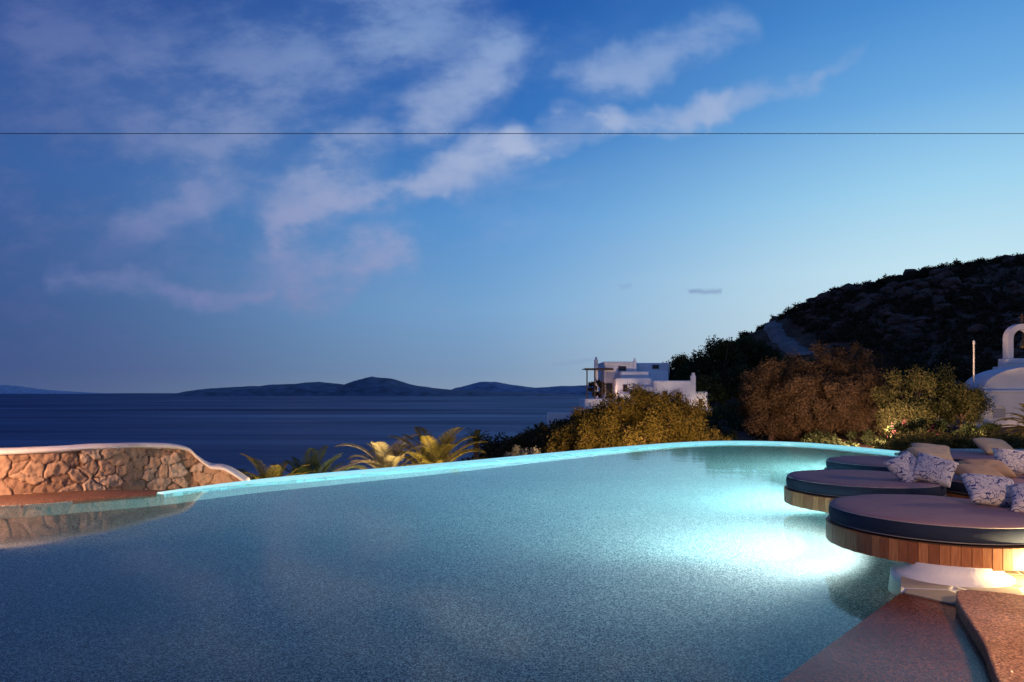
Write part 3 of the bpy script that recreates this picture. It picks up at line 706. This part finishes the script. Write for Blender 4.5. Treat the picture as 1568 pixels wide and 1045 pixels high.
# ------------------------------------------------------------------ chapel
ch=empty('white_chapel')
wc=varied('chapel_whitewash',(.56,.56,.59,1),(.68,.68,.70,1),.8,.85,.35,8,.02)
def cP(a,D): return (a-784)*D/1045
def cZ(b,D): return H-(b-602)*D/1045
def cbx(name,a,b,top,bot,y0,y1,mat=wc,bev=.07): return box(name,cP(a,y0),cP(b,y0),y0,y1,cZ(bot,y0),cZ(top,y0),mat,ch,bev)
cbx('nave',1493,1680,600,690,45,50.2); 
cbx('side_wall_cornice',1491.5,1681,597.5,602,44.95,50.3,wc,.05)
V=[];F=[];K=28
xc=cP(1582,45.4); rx=xc-cP(1505,45.4); z0_=cZ(600,45.4); rz=cZ(562,45.4)-z0_
for i in range(K+1):
    a=math.pi*i/K
    for yy in(45.4,47.6): V.append((xc-rx*math.cos(a),yy,z0_+rz*math.sin(a)))
for i in range(K): F.append((2*i,2*i+1,2*i+3,2*i+2))
F.append(tuple(2*i for i in range(K+1))); F.append(tuple(2*i+1 for i in range(K+1))[::-1])
mesh_obj('barrel_vault',V,F,wc,ch,False)
for i in range(6):
    a=1497+i*8.2; cbx('gable_step',a,1632-i*8.2,592-i*7.6,600.5-i*7.6+.3,47.62,48.3,wc,.05)
cbx('belfry_base',1541,1590,549,557,47.55,48.4,wc,.05)
def arch(x0,x1,zb,zt_,thk,y0,y1,name):
    xc=(x0+x1)/2; R1=(x1-x0)/2; R0=R1-thk; zs=zt_-R1
    out=[(x0,zb)]+[(xc-R1*math.cos(math.pi*i/16),zs+R1*math.sin(math.pi*i/16)) for i in range(17)]+[(x1,zb)]
    inn=[(x0+thk,zb)]+[(xc-R0*math.cos(math.pi*i/16),zs+R0*math.sin(math.pi*i/16)) for i in range(17)]+[(x1-thk,zb)]
    n_=len(out); V=[];F=[]
    for yy in(y0,y1):
        V+=[(a,yy,b) for a,b in out]+[(a,yy,b) for a,b in inn]
    for i in range(n_-1):
        F+=[(i,i+1,n_+i+1,n_+i),(2*n_+i,3*n_+i,3*n_+i+1,2*n_+i+1),(i,2*n_+i,2*n_+i+1,i+1),(n_+i,n_+i+1,3*n_+i+1,3*n_+i)]
    return mesh_obj(name,V,F,wc,ch)
arch(cP(1543,47.7),cP(1588,47.7),cZ(550,47.7),cZ(496,47.7),.40,47.7,48.2,'belfry_arch')
cbx('cross_post',1564.8,1566.2,481,497,47.9,48.0,woodd,0); cbx('cross_arm',1561,1570,485,486.6,47.89,48.01,woodd,0)
m,t=newmat('bronze'); principled(t,(.12,.08,.04,1),.4,.5,metal=.8)
lathe('bell',[(.22,cZ(534,48)),(.18,cZ(530,48)),(.13,cZ(524,48)),(.05,cZ(520,48)),(.02,cZ(510,48))],(cP(1565.5,48),47.95),m,ch,24)
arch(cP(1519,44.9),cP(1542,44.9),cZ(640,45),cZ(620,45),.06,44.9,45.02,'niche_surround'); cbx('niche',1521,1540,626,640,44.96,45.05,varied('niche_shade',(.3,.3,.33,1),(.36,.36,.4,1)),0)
lathe('lamp_post',[(.06,-1),(.055,1.5),(.045,cZ(528,44.2)),(.07,cZ(527,44.2)),(.07,cZ(523,44.2)),(.001,cZ(521,44.2))],(cP(1491,44.2),44.2),wc,None,16)

# overhead cable
V=[];F=[]
zc=H+397*10/1045
for i in range(2):
    for j in range(8):
        a=2*math.pi*j/8; V.append((-40+80*i,10+.005*math.cos(a),zc+.005*math.sin(a)))
F=[(j,(j+1)%8,8+(j+1)%8,8+j) for j in range(8)]
m,t=newmat('black_cable'); principled(t,(.01,.01,.01,1),.6)
mesh_obj('overhead_cable',V,F,m)
